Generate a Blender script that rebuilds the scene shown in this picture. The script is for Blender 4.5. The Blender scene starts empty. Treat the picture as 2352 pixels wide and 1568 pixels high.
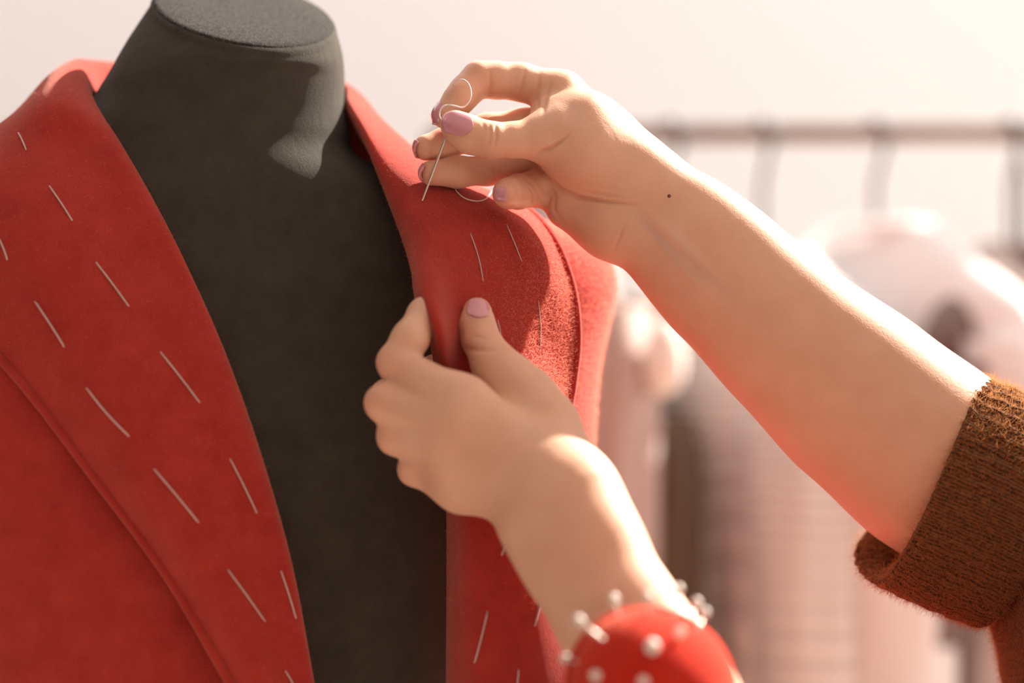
import bpy, math, random
import numpy as np
from mathutils import Vector, Matrix
from mathutils.bvhtree import BVHTree

random.seed(7); rng = np.random.default_rng(7)
C = bpy.context.scene.collection
SC = bpy.context.scene

# ------------------------------------------------------------------ camera, world, sun, exposure
FPX = 2352 * 85 / 36.0          # focal length in pixels of the 2352 wide photograph
CAM_D, CAM_Z = 1.40, 1.35       # camera stands 1.40 m in front of the plane y = 0
cam = bpy.data.cameras.new('camera'); cam.lens = 85; cam.sensor_width = 36
cam.clip_start = 0.05; cam.clip_end = 60
cam.dof.use_dof = True; cam.dof.focus_distance = 1.385; cam.dof.aperture_fstop = 2.1
cam_o = bpy.data.objects.new('camera', cam); C.objects.link(cam_o)
cam_o.location = (0, -CAM_D, CAM_Z); cam_o.rotation_euler = (math.pi / 2, 0, 0)
SC.camera = cam_o
SC.view_settings.view_transform = 'Standard'; SC.view_settings.look = 'None'
SC.view_settings.gamma = 1; SC.view_settings.use_curve_mapping = False
SC.view_settings.exposure = 0.0
SC.cycles.use_denoising = True
SC.cycles.max_bounces = 8; SC.cycles.diffuse_bounces = 4
SC.cycles.sample_clamp_indirect = 6

w = bpy.data.worlds.new('sky'); SC.world = w; w.use_nodes = True
bg = w.node_tree.nodes['Background']
bg.inputs['Color'].default_value = (1.0, 0.965, 0.96, 1); bg.inputs['Strength'].default_value = 1.7
SUN_DIR = Vector((0.57, 0.515, 0.64)).normalized()      # towards the sun
sun = bpy.data.lights.new('sun', 'SUN'); sun.energy = 17; sun.color = (1, .90, .80); sun.angle = 0.012
sun_o = bpy.data.objects.new('sun', sun); C.objects.link(sun_o)
sun_o.rotation_euler = SUN_DIR.to_track_quat('Z', 'Y').to_euler(); sun_o.location = (2, 2, 4)

# ------------------------------------------------------------------ helpers
def PT(px, py, y):
    d = CAM_D + y
    return Vector(((px - 1176) / FPX * d, y, CAM_Z + (784 - py) / FPX * d))
def PR(rpx, y): return rpx / FPX * (CAM_D + y)
def to_px(P):
    d = P[:, 1] + CAM_D
    return 1176 + P[:, 0] / d * FPX, 784 - (P[:, 2] - CAM_Z) / d * FPX

def new_obj(name, me, mat=None, parent=None, smooth=True):
    o = bpy.data.objects.new(name, me); C.objects.link(o)
    if mat is not None: me.materials.append(mat)
    if smooth and hasattr(me, 'polygons') and len(me.polygons):
        me.polygons.foreach_set('use_smooth', np.ones(len(me.polygons), dtype=bool))
    if parent is not None: o.parent = parent
    return o
def mesh(name, V, F, mat=None, parent=None, smooth=True):
    me = bpy.data.meshes.new(name)
    me.from_pydata([tuple(map(float, v)) for v in V], [], [tuple(map(int, f)) for f in F]); me.update()
    return new_obj(name, me, mat, parent, smooth)
def mesh_np(name, V, Q, mat=None, parent=None):
    me = bpy.data.meshes.new(name); n = len(Q)
    me.vertices.add(len(V)); me.vertices.foreach_set('co', np.asarray(V, np.float32).ravel())
    me.loops.add(4 * n); me.loops.foreach_set('vertex_index', np.asarray(Q, np.int32).ravel())
    me.polygons.add(n); me.polygons.foreach_set('loop_start', np.arange(0, 4 * n, 4, dtype=np.int32))
    me.update(calc_edges=True); me.validate()
    return new_obj(name, me, mat, parent)
def empty(name, loc=(0, 0, 0), label=None, cat=None, group=None):
    o = bpy.data.objects.new(name, None); C.objects.link(o); o.location = loc
    o.empty_display_size = .02
    tag(o, label, cat, group); return o
def tag(o, label=None, cat=None, group=None, kind=None):
    if label: o['label'] = label
    if cat: o['category'] = cat
    if group: o['group'] = group
    if kind: o['kind'] = kind
    return o
def adopt(o, root):
    """parent o (built in world coordinates) to root, keeping its place"""
    o.parent = root; o.matrix_parent_inverse = Matrix.Translation(-Vector(root.location)); return o

def catmull(P, n):
    """P (k,...) control rows -> n interpolated rows (uniform Catmull-Rom)"""
    P = np.asarray(P, float); k = len(P)
    E = np.concatenate([[2 * P[0] - P[1]], P, [2 * P[-1] - P[-2]]])
    out = []
    for t in np.linspace(0, k - 1, n):
        i = min(int(t), k - 2); f = t - i
        a, b, c, d = E[i], E[i + 1], E[i + 2], E[i + 3]
        out.append(.5 * (2 * b + (c - a) * f + (2 * a - 5 * b + 4 * c - d) * f * f + (3 * b - a - 3 * c + d) * f ** 3))
    return np.array(out)
def grid_faces(nu, nv, wrap=False):
    F = []
    for i in range(nu - 1):
        for j in range(nv if wrap else nv - 1):
            a = i * nv + j; b = i * nv + (j + 1) % nv
            F.append((a, b, b + nv, a + nv))
    return F
def add_uv(o, nu, nv, wrap=False, su=1.0, sv=1.0):
    me = o.data; uv = me.uv_layers.new(name='UVMap'); k = 0
    data = []
    for i in range(nu - 1):
        for j in range(nv if wrap else nv - 1):
            for (ii, jj) in ((i, j), (i, j + 1), (i + 1, j + 1), (i + 1, j)):
                data += [ii / (nu - 1) * su, jj / (nv if wrap else nv - 1) * sv]
    uv.data.foreach_set('uv', data + [0.0] * (2 * len(uv.data) - len(data)))
def tube(name, pts, r, mat, parent=None, seg=10, taper=None, n=None):
    P = catmull([tuple(p) for p in pts], n) if n else np.array([tuple(p) for p in pts])
    V = []; m = len(P); up = None
    for i in range(m):
        t = Vector(P[min(i + 1, m - 1)] - P[max(i - 1, 0)]).normalized()
        if up is None: up = t.orthogonal().normalized()
        up = (up - t * up.dot(t)).normalized(); s = t.cross(up)
        rr = r * (taper(i / (m - 1)) if taper else 1)
        for j in range(seg):
            a = 2 * math.pi * j / seg
            V.append(Vector(P[i]) + (up * math.cos(a) + s * math.sin(a)) * rr)
    F = grid_faces(m, seg, True)
    F.append(tuple(range(seg))[::-1]); F.append(tuple((m - 1) * seg + j for j in range(seg)))
    return mesh(name, V, F, mat, parent)
def solidify(o, t, off=0, sub=0):
    if sub: s = o.modifiers.new('sub', 'SUBSURF'); s.levels = s.render_levels = sub
    m = o.modifiers.new('solid', 'SOLIDIFY'); m.thickness = t; m.offset = off
    b = o.modifiers.new('bev', 'BEVEL'); b.width = t * .4; b.segments = 3; b.limit_method = 'ANGLE'; b.angle_limit = 1.0
    return o
def lathe(name, prof, mat, parent=None, seg=40):
    V = []; n = len(prof)
    for (r, z) in prof:
        for j in range(seg):
            a = 2 * math.pi * j / seg; V.append((r * math.cos(a), r * math.sin(a), z))
    F = grid_faces(n, seg, True)
    F = [f[::-1] for f in F]
    F.append(tuple((n - 1) * seg + j for j in range(seg))); F.append(tuple(range(seg))[::-1])
    return mesh(name, V, F, mat, parent)

# ------------------------------------------------------------------ materials
def mat(name, col, rough=.6, **kw):
    m = bpy.data.materials.new(name); m.use_nodes = True
    b = m.node_tree.nodes['Principled BSDF']
    b.inputs['Base Color'].default_value = (*col, 1); b.inputs['Roughness'].default_value = rough
    for k, v in kw.items():
        b.inputs[k.replace('_', ' ')].default_value = v
    return m
def N(m, t, **kw):
    n = m.node_tree.nodes.new(t)
    for k, v in kw.items(): setattr(n, k, v)
    return n
def L(m, a, b): m.node_tree.links.new(a, b)
def noise(m, scale, detail=3, coord='Object', vec=None, rough=.5):
    tc = N(m, 'ShaderNodeTexCoord'); n = N(m, 'ShaderNodeTexNoise')
    n.inputs['Scale'].default_value = scale; n.inputs['Detail'].default_value = detail
    n.inputs['Roughness'].default_value = rough
    if vec is not None:
        mp = N(m, 'ShaderNodeMapping'); mp.inputs['Scale'].default_value = vec
        L(m, tc.outputs[coord], mp.inputs[0]); L(m, mp.outputs[0], n.inputs['Vector'])
    else: L(m, tc.outputs[coord], n.inputs['Vector'])
    return n
def ramp(m, src, stops):
    r = N(m, 'ShaderNodeValToRGB'); e = r.color_ramp.elements
    while len(e) < len(stops): e.new(.5)
    for el, (p, c) in zip(e, stops): el.position = p; el.color = (*c, 1)
    L(m, src, r.inputs[0]); return r
def bump(m, src, strength, dist, prev=None):
    b = N(m, 'ShaderNodeBump'); b.inputs['Strength'].default_value = strength; b.inputs['Distance'].default_value = dist
    L(m, src, b.inputs['Height'])
    if prev is not None: L(m, prev.outputs[0], b.inputs['Normal'])
    L(m, b.outputs[0], m.node_tree.nodes['Principled BSDF'].inputs['Normal']); return b
def bsdf(m): return m.node_tree.nodes['Principled BSDF']

def wool(name, c0, c1, sheen=.6, scale=1.0, sheen_col=(1, .75, .62)):
    m = mat(name, c0, .95); b = bsdf(m)
    b.inputs['Specular IOR Level'].default_value = .1
    b.inputs['Sheen Weight'].default_value = sheen; b.inputs['Sheen Roughness'].default_value = .45
    b.inputs['Sheen Tint'].default_value = (*sheen_col, 1)
    n = noise(m, 60 * scale, 6, rough=.65); r = ramp(m, n.outputs[0], [(.3, c0), (.72, c1)])
    L(m, r.outputs[0], b.inputs['Base Color'])
    n2 = noise(m, 900 * scale, 4, rough=.7); bp = bump(m, n2.outputs[0], .55, .0012)
    n3 = noise(m, 160 * scale, 3, vec=(1, 1, .35)); bump(m, n3.outputs[0], .25, .0015, bp)
    return m
M = {}
M['coat'] = wool('red_wool', (.40, .032, .025), (.50, .048, .036), .35)  # green and blue raised a little to imitate the veiling haze
M['black'] = wool('black_jersey', (.050, .046, .036), (.070, .064, .052), .10, 1, (.9, .9, .9))  # lifted from true black to imitate the flare veil
M['cap'] = wool('black_felt', (.018, .016, .014), (.075, .07, .064), .06, 7, (.9, .9, .9))
M['thread'] = mat('white_thread', (.86, .78, .76), .6)
M['basting'] = mat('basting_cotton', (.62, .45, .43), .8)  # white thread, its colour darkened for the shade and blur around it
M['steel'] = mat('steel', (.85, .80, .72), .35, Metallic=1)
M['rail'] = mat('painted_rail', (.30, .21, .17), .5)
M['hook'] = mat('dark_wire', (.05, .045, .05), .4)
M['wall'] = mat('pale_plaster', (.90, .895, .895), .9)
bump(M['wall'], noise(M['wall'], 90, 4).outputs[0], .1, .002)
M['floor'] = mat('pale_boards', (.62, .52, .45), .6)
_n = noise(M['floor'], 3, 5, vec=(1, 12, 1)); L(M['floor'], ramp(M['floor'], _n.outputs[0], [(.3, (.42, .34, .28)), (.7, (.54, .46, .40))]).outputs[0], bsdf(M['floor']).inputs['Base Color'])
M['cushion'] = wool('red_cushion', (.58, .022, .012), (.66, .035, .018), .35, 1, (1, .6, .4))
M['pearl'] = mat('pearl', (.86, .80, .72), .18, Coat_Weight=.6)
M['dark_felt'] = mat('dark_base', (.07, .03, .025), .9)
M['nail'] = mat('pink_polish', (.72, .31, .37), .14, Coat_Weight=1.0, Coat_Roughness=.05)
M['mole'] = mat('mole', (.20, .07, .04), .6)

# skin: colour attribute 'flush' (r: redness, g: vein) varies the tone
m = M['skin'] = mat('skin', (.74, .44, .32), .48)
b = bsdf(m); b.inputs['Subsurface Weight'].default_value = .22
b.inputs['Subsurface Radius'].default_value = (1.0, .30, .15); b.inputs['Subsurface Scale'].default_value = .006
b.inputs['Specular IOR Level'].default_value = .38
at = N(m, 'ShaderNodeAttribute', attribute_name='flush'); sp = N(m, 'ShaderNodeSeparateColor'); L(m, at.outputs['Color'], sp.inputs[0])
n = noise(m, 55, 5); base = ramp(m, n.outputs[0], [(.3, (.78, .46, .31)), (.7, (.84, .52, .37))])
mx = N(m, 'ShaderNodeMix', data_type='RGBA'); L(m, sp.outputs[0], mx.inputs[0]); L(m, base.outputs[0], mx.inputs[6]); mx.inputs[7].default_value = (.74, .31, .21, 1)
mx2 = N(m, 'ShaderNodeMix', data_type='RGBA'); L(m, sp.outputs[1], mx2.inputs[0]); L(m, mx.outputs[2], mx2.inputs[6]); mx2.inputs[7].default_value = (.58, .45, .42, 1)
L(m, mx2.outputs[2], b.inputs['Base Color'])
v = N(m, 'ShaderNodeTexVoronoi'); v.inputs['Scale'].default_value = 900
tc = N(m, 'ShaderNodeTexCoord'); L(m, tc.outputs['Object'], v.inputs['Vector'])
bp = bump(m, v.outputs['Distance'], .10, .0004); bump(m, noise(m, 420, 4).outputs[0], .16, .0006, bp)

def knit(name, c0, c1, rib):
    m = mat(name, c0, .95); b = bsdf(m)
    b.inputs['Specular IOR Level'].default_value = .1; b.inputs['Sheen Weight'].default_value = .7
    b.inputs['Sheen Roughness'].default_value = .5; b.inputs['Sheen Tint'].default_value = (1, .72, .5, 1)
    tc = N(m, 'ShaderNodeTexCoord'); mp = N(m, 'ShaderNodeMapping'); L(m, tc.outputs['UV'], mp.inputs[0])
    wv = N(m, 'ShaderNodeTexWave', bands_direction='Y'); wv.inputs['Scale'].default_value = rib
    wv.inputs['Distortion'].default_value = 5; wv.inputs['Detail'].default_value = 4; wv.inputs['Detail Scale'].default_value = 9
    L(m, mp.outputs[0], wv.inputs['Vector'])
    n = noise(m, 260, 6, rough=.8)
    mx = N(m, 'ShaderNodeMix', data_type='FLOAT'); mx.inputs[0].default_value = .70
    L(m, wv.outputs['Fac'], mx.inputs[2]); L(m, n.outputs[0], mx.inputs[3])
    r = ramp(m, mx.outputs[0], [(.40, c0), (.60, c1)]); L(m, r.outputs[0], b.inputs['Base Color'])
    bp = bump(m, mx.outputs[0], 1.0, .005); bump(m, noise(m, 800, 4, rough=.7).outputs[0], .6, .0015, bp)
    return m
M['knit'] = knit('rust_knit', (.045, .010, .003), (.42, .115, .022), 15)
def fibre(name, col):
    m = mat(name, col, .6); b = bsdf(m); b.inputs['Sheen Weight'].default_value = .3
    tr = N(m, 'ShaderNodeBsdfTranslucent'); tr.inputs[0].default_value = (*col, 1)
    ms = N(m, 'ShaderNodeMixShader'); ms.inputs[0].default_value = .5
    L(m, b.outputs[0], ms.inputs[1]); L(m, tr.outputs[0], ms.inputs[2])
    L(m, ms.outputs[0], m.node_tree.nodes['Material Output'].inputs['Surface']); return m
M['coat_fuzz'] = fibre('red_wool_fibres', (.90, .34, .24))  # paler than the cloth, to whiten it where the sun strikes
M['knit_fuzz'] = fibre('rust_wool_fibres', (.64, .29, .10))
M['cap_fuzz'] = fibre('grey_fibres', (.22, .20, .18))

def fuzz(name, src, count, length, rad, mtl, parent, keep=None, lean=.9):
    """short loose fibres standing on the evaluated surface of src"""
    dg = bpy.context.evaluated_depsgraph_get(); dg.update(); ev = src.evaluated_get(dg); me = ev.to_mesh()
    me.calc_loop_triangles(); nt = len(me.loop_triangles)
    tri = np.zeros(nt * 3, np.int32); me.loop_triangles.foreach_get('vertices', tri); tri = tri.reshape(-1, 3)
    co = np.zeros(len(me.vertices) * 3, np.float32); me.vertices.foreach_get('co', co); co = co.reshape(-1, 3)
    mw = np.array(src.matrix_world); co = co @ mw[:3, :3].T + mw[:3, 3]
    A, B, D = co[tri[:, 0]], co[tri[:, 1]], co[tri[:, 2]]
    nn = np.cross(B - A, D - A); ar = np.linalg.norm(nn, axis=1); nn /= ar[:, None] + 1e-12
    wt = ar.copy()
    if keep is not None: wt = wt * keep((A + B + D) / 3, nn)
    wt = wt / wt.sum()
    idx = rng.choice(nt, count, p=wt); u, v_ = rng.random(count), rng.random(count)
    fl = u + v_ > 1; u[fl] = 1 - u[fl]; v_[fl] = 1 - v_[fl]
    P = A[idx] + (B - A)[idx] * u[:, None] + (D - A)[idx] * v_[:, None]
    dr = nn[idx] + lean * rng.normal(size=(count, 3)); dr /= np.linalg.norm(dr, axis=1)[:, None]
    flip = (dr * nn[idx]).sum(1) < 0; dr[flip] *= -1
    ln = length * rng.uniform(.35, 1, count) ** 1.3
    c2 = dr + .8 * rng.normal(size=(count, 3))
    pts = np.stack([P, P + dr * ln[:, None] * .5, P + dr * ln[:, None] * .7 + c2 * ln[:, None] * .3], 1)
    hc = bpy.data.hair_curves.new(name); hc.add_curves([3] * count)
    hc.attributes['position'].data.foreach_set('vector', pts.astype(np.float32).ravel())
    ra = hc.attributes.get('radius') or hc.attributes.new('radius', 'FLOAT', 'POINT')
    ra.data.foreach_set('value', np.tile(np.array([rad, rad * .8, rad * .3], np.float32), count))
    hc.materials.append(mtl)
    o = bpy.data.objects.new(name, hc); C.objects.link(o); o['kind'] = 'stuff'
    ev.to_mesh_clear()
    root = parent
    o.parent = root; o.matrix_parent_inverse = root.matrix_world.inverted() if root.parent is None else (root.matrix_world).inverted()
    return o

# ------------------------------------------------------------------ the setting
def box(name, lo, hi, mtl, parent=None):
    x0, y0, z0 = lo; x1, y1, z1 = hi
    V = [(x0, y0, z0), (x1, y0, z0), (x1, y1, z0), (x0, y1, z0), (x0, y0, z1), (x1, y0, z1), (x1, y1, z1), (x0, y1, z1)]
    F = [(3, 2, 1, 0), (4, 5, 6, 7), (0, 1, 5, 4), (1, 2, 6, 5), (2, 3, 7, 6), (3, 0, 4, 7)]
    return mesh(name, V, F, mtl, parent, smooth=False)
tag(box('floor', (-2.4, -2.6, -.1), (3.4, 2.4, 0), M['floor']), kind='structure')
tag(box('wall_back', (-2.4, 2.2, 0), (1.9, 2.3, 2.7), M['wall']), kind='structure')
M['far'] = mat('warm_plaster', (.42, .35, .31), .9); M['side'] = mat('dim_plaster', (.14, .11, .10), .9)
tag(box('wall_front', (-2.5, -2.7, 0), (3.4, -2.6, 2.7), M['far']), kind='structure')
tag(box('ceiling', (-2.5, -2.7, 2.7), (3.4, .5, 2.8), M['wall']), kind='structure')
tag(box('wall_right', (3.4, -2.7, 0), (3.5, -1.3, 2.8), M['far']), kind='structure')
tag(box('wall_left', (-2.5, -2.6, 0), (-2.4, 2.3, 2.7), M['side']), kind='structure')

# ------------------------------------------------------------------ dress form
form = empty('dress_form', tuple(PT(560, 784, .07).xy) + (0,), 'black fabric tailor dress form with a cut neck, wearing the red coat', 'dress form')
YAW = math.radians(12)
TR = [  # py, centre px, half px, depth half (m), centre y
 (190, 517, 274, .067, .066), (240, 499, 291, .070, .068), (300, 468, 334, .074, .070),
 (360, 458, 366, .079, .072), (430, 478, 520, .084, .075), (500, 490, 670, .088, .077), (570, 500, 800, .092, .078), (650, 505, 835, .097, .078),
 (800, 515, 805, .105, .078), (1000, 545, 750, .112, .078), (1200, 572, 710, .116, .078), (1400, 588, 690, .114, .078), (1600, 605, 675, .109, .078),
 (1900, 630, 655, .100, .078)]
def ring(row, grow=0.0, n=96):
    py, cx, hp, b, yc = row
    c = PT(cx, py, yc); hw = PR(hp, yc) + grow; b = b + grow
    cs, sn = math.cos(YAW), math.sin(YAW)
    a = math.sqrt(max(hw * hw - (b * sn) ** 2, 1e-5)) / cs
    ex = 2.0 + .35 * min(max((py - 260) / 260, 0), 1)
    out = []
    for j in range(n):
        t = 2 * math.pi * j / n; ct, st = math.cos(t), math.sin(t)
        x = a * math.copysign(abs(ct) ** (2 / ex), ct); y = b * math.copysign(abs(st) ** (2 / ex), st)
        out.append((c.x + x * cs - y * sn, c.y + x * sn + y * cs, c.z))
    return out
rows = catmull(np.array(TR), 90)
V = []; 
for r in rows: V += ring(r)
torso = mesh('torso', V, grid_faces(90, 96, True) , M['black'])
torso.data.flip_normals()
# tilted neck cut with its felt disc
CAPROW = (32, 560, 214, .060, .062)
low = np.array(ring(TR[0])); top = np.array(ring(CAPROW)); ctr = top.mean(0)
tilt_n = Vector((.17, -.44, 1)).normalized()
def cap_ring(k, lift):
    out = []
    for p in top:
        q = Vector(ctr) + (Vector(p) - Vector(ctr)) * k
        q.z = q.z + (-(tilt_n.x * (q.x - ctr[0]) + tilt_n.y * (q.y - ctr[1])) / tilt_n.z) + lift
        out.append(tuple(q))
    return out
e0 = np.array(cap_ring(1.0, -.004)); r240 = np.array(ring(TR[1])); V = []
rm = low * .45 + e0 * .55 + (low - low.mean(0)) * np.array([1, 1, 0]) * .020
nk = catmull(np.stack([r240, low, rm, e0]), 31)[10:]
for r in nk: V += [tuple(p) for p in r]
V += cap_ring(.997, -.0020) + cap_ring(.985, -.0006) + cap_ring(.965, .0003)
neck = mesh('neck', V, grid_faces(len(nk) + 3, 96, True), M['black'])
V = cap_ring(.963, -.001) + cap_ring(.955, .0012) + cap_ring(.92, .0022) + cap_ring(.6, .003) + cap_ring(.2, .0032)
F = grid_faces(5, 96, True); F.append(tuple(range(4 * 96, 5 * 96)))
cap = mesh('neck_cap', V, F, M['cap'])
for o in (torso, neck, cap): adopt(o, form)
zb = PT(0, 1900, .074).z
cx = PT(650, 1900, .074).x
pole = lathe('stand_pole', [(.014, .04), (.014, zb + .05)], M['hook']); pole.location = (cx, .074, 0)
base = lathe('stand_base', [(.02, .06), (.03, .045), (.16, .03), (.18, .012), (.18, 0)][::-1], M['hook']); base.location = (cx, .074, 0)
for o in (pole, base): adopt(o, form)

# ------------------------------------------------------------------ red coat
coat = empty('coat', tuple(PT(560, 784, .07)), 'unfinished red wool coat with white basting stitches on the dress form', 'coat')
# each station along lapel and collar: inner, roll, mid, mid, outer  (px, py, y)
ST = [
 # left lapel, bottom to top
 [(725, 1760, -.030), (748, 1745, -.052), (715, 1740, -.066), (670, 1735, -.064), (628, 1730, -.056)],
 [(690, 1570, -.032), (716, 1568, -.054), (665, 1568, -.070), (590, 1566, -.068), (526, 1564, -.058)],
 [(640, 1300, -.034), (665, 1300, -.056), (605, 1304, -.074), (480, 1312, -.070), (385, 1322, -.054)],
 [(565, 1040, -.030), (590, 1040, -.054), (515, 1050, -.074), (345, 1070, -.068), (212, 1090, -.050)],
 [(480, 800, -.024), (505, 800, -.048), (420, 815, -.070), (210, 845, -.062), (45, 872, -.040)],
 [(395, 610, -.012), (420, 610, -.036), (330, 628, -.058), (90, 662, -.050), (-120, 690, -.020)],
 [(318, 460, .000), (342, 458, -.022), (245, 468, -.046), (-10, 505, -.036), (-220, 560, .000)],
 [(250, 335, .014), (268, 328, -.006), (180, 338, -.028), (-40, 390, -.018), (-250, 470, .030)],
 [(206, 255, .030), (208, 236, .014), (120, 246, -.004), (-20, 318, .006), (-200, 420, .050)],
 [(206, 215, .052), (186, 178, .040), (120, 192, .030), (30, 268, .034), (-130, 390, .080)],
 [(222, 215, .080), (186, 146, .078), (130, 166, .074), (50, 256, .076), (-60, 380, .110)],
 [(262, 230, .104), (224, 146, .116), (170, 176, .130), (110, 270, .140), (40, 390, .150)],
 [(390, 240, .128), (370, 158, .146), (350, 190, .166), (330, 280, .176), (310, 400, .180)],
 [(620, 250, .128), (640, 172, .146), (650, 204, .166), (660, 290, .176), (670, 410, .180)],
 [(806, 262, .118), (785, 195, .112), (815, 222, .130), (850, 300, .142), (880, 400, .150)],
 [(822, 300, .084), (803, 240, .066), (855, 262, .080), (920, 330, .092), (980, 420, .110)],
 [(866, 372, .050), (845, 320, .030), (905, 318, .044), (1000, 385, .052), (1090, 440, .078)],
 [(905, 470, .026), (888, 425, .006), (950, 396, .010), (1080, 430, .022), (1200, 476, .052)],
 [(944, 575, .008), (932, 540, -.014), (1000, 500, -.020), (1150, 505, -.004), (1268, 545, .028)],
 [(960, 690, -.044), (978, 664, -.066), (1040, 625, -.042), (1210, 620, -.010), (1312, 655, .022)],
 [(994, 790, -.045), (1008, 765, -.082), (1054, 752, -.054), (1200, 745, -.020), (1326, 770, .016)],
 [(1008, 880, -.034), (1022, 870, -.054), (1075, 860, -.046), (1210, 860, -.028), (1316, 880, .010)],
 [(1028, 1010, -.028), (1040, 1010, -.050), (1090, 1005, -.060), (1200, 1000, -.050), (1296, 1000, .000)],
 [(1032, 1200, -.030), (1050, 1200, -.052), (1100, 1200, -.066), (1190, 1200, -.062), (1285, 1200, -.030)],
 [(1032, 1400, -.030), (1050, 1400, -.052), (1105, 1400, -.068), (1200, 1400, -.066), (1310, 1400, -.036)],
 [(1030, 1600, -.028), (1048, 1600, -.050), (1105, 1600, -.066), (1210, 1600, -.064), (1330, 1600, -.034)],
 [(1026, 1760, -.028), (1044, 1760, -.048), (1100, 1760, -.062), (1200, 1760, -.060), (1320, 1760, -.032)],
]
for st in ST[:8]:
    st[2] = (st[2][0], st[2][1], st[1][2] - .008); st[3] = (st[3][0], st[3][1], st[3][2] - .007); st[4] = (st[4][0], st[4][1], st[4][2] - .012)
SW = np.array([[tuple(PT(*p)) for p in st] for st in ST])          # (27,5,3)
NS, NA = 27 * 7, 30
G = catmull(SW, NS); G = np.transpose(catmull(np.transpose(G, (1, 0, 2)), NA), (1, 0, 2))
# soft waviness of the cloth
ii, jj = np.meshgrid(np.arange(NS), np.arange(NA), indexing='ij')
G[..., 1] += .0012 * np.sin(ii * .31 + jj * .22) + .0009 * np.sin(ii * .17 - jj * .5 + 1)
def strip(name, i0, i1):
    g = G[i0:i1 + 1]; n = len(g)
    o = mesh(name, g.reshape(-1, 3), grid_faces(n, NA), M['coat'])
    solidify(o, .0034, 0, 1); adopt(o, coat); return o
t_at = lambda k: int(round(k * (NS - 1) / 26))
lapel_l = strip('lapel', 0, t_at(11.3)); collar = strip('collar', t_at(11.3), t_at(14)); lapel_r = strip('lapel', t_at(14), NS - 1)
# coat body: a shell around the form, open in front between the lapels
CR = [(430, 484, 522, .087, .077), (500, 492, 690, .092, .079), (570, 505, 840, .096, .080), (640, 512, 876, .100, .080), (720, 515, 862, .104, .080), (800, 520, 838, .108, .080),
      (900, 535, 808, .112, .080), (1000, 550, 786, .115, .080), (1200, 575, 745, .119, .080), (1400, 590, 725, .118, .080), (1600, 610, 710, .113, .080), (1900, 640, 690, .105, .080)]
crow = catmull(np.array(CR), 70)
V = []
for r in crow: V += ring(r, .004, 128)
V = np.array(V)
px, py = to_px(V)
roll_y = np.array([236, 328, 458, 610, 800, 1040, 1300, 1568, 1745, 2100]); roll_x = np.array([208, 268, 342, 420, 505, 590, 665, 716, 748, 790])
rr_y = np.array([240, 320, 425, 540, 660, 765, 870, 1010, 1200, 2100]); rr_x = np.array([803, 845, 888, 932, 972, 1004, 1022, 1040, 1050, 1044])
F = []
for f in grid_faces(70, 128, True):
    c = V[list(f)].mean(0); k = list(f)
    x, y = px[k].mean(), py[k].mean()
    if c[1] < .074 and np.interp(y, roll_y, roll_x) - 70 < x < np.interp(y, rr_y, rr_x) + 75: continue
    if y < 470: continue
    F.append(f[::-1])
used = sorted({i for f in F for i in f}); mp = {a: k for k, a in enumerate(used)}
body_c = mesh('coat_body', V[used], [tuple(mp[i] for i in f) for f in F], M['coat'])
solidify(body_c, .0034, 1, 0); adopt(body_c, coat)
# outer seam ridge of the lapel facings (raw edge with overcast thread)
def edge_seam(i0, i1, j, r, n=60):
    P = G[i0:i1, j] + np.array([0, -.002, 0])
    o = tube('raw_edge', P, r, M['coat'], None, 8); adopt(o, coat); return o
edge_seam(t_at(17), t_at(23), NA - 1, .0028); edge_seam(0, t_at(7), NA - 1, .0026)

bpy.context.view_layer.update()
dg = bpy.context.evaluated_depsgraph_get()
def bvh_of(o):
    return BVHTree.FromObject(o, dg), o.matrix_world.copy()
trees = [bvh_of(o) for o in (lapel_l, lapel_r, collar, body_c)]
CAMP = Vector((0, -CAM_D, CAM_Z))
def hit(px, py):
    best = None; d = (PT(px, py, 0) - CAMP).normalized()
    for t, mw in trees:
        inv = mw.inverted(); h = t.ray_cast(inv @ CAMP, (inv.to_3x3() @ d).normalized())
        if h[0] is not None:
            p = mw @ h[0]
            if best is None or (p - CAMP).length < (best - CAMP).length: best = p
    return best
ST_PX = [(42, 305, 60, 345), (113, 427, 166, 507), (-2, 548, 17, 597), (220, 602, 296, 704), (80, 692, 148, 797), (368, 808, 459, 925), (198, 890, 297, 1002),
 (353, 1076, 456, 1200), (528, 1053, 590, 1178), (523, 1308, 609, 1427), (645, 1310, 680, 1420), (655, 1540, 678, 1580),
 (1080, 535, 1110, 648), (1163, 515, 1198, 600), (1236, 690, 1240, 812), (1143, 735, 1152, 782), (1120, 1403, 1090, 1522), (1247, 1357, 1228, 1438), (1170, 1218, 1152, 1275), (1191, 1537, 1186, 1580)]
for k, (x0, y0, x1, y1) in enumerate(ST_PX):
    pts = []
    bow = (4 if k in (6, 12, 14) else 1.0) * (1 if k == 6 else -1)
    for t in np.linspace(0, 1, 7):
        nx, ny = (y1 - y0), -(x1 - x0); ln = math.hypot(nx, ny)
        s = math.sin(math.pi * t) * bow
        h = hit(x0 + (x1 - x0) * t + nx / ln * s * -1, y0 + (y1 - y0) * t + ny / ln * s * -1)
        if h is not None: pts.append(h + (CAMP - h).normalized() * (.0006 if 0 < t < 1 else -.0004))
    if len(pts) > 2:
        o = tube('basting_stitch', pts, .0004 if k in (12, 13, 14, 15) else .00055, M['basting'], None, 6); adopt(o, coat)

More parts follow.
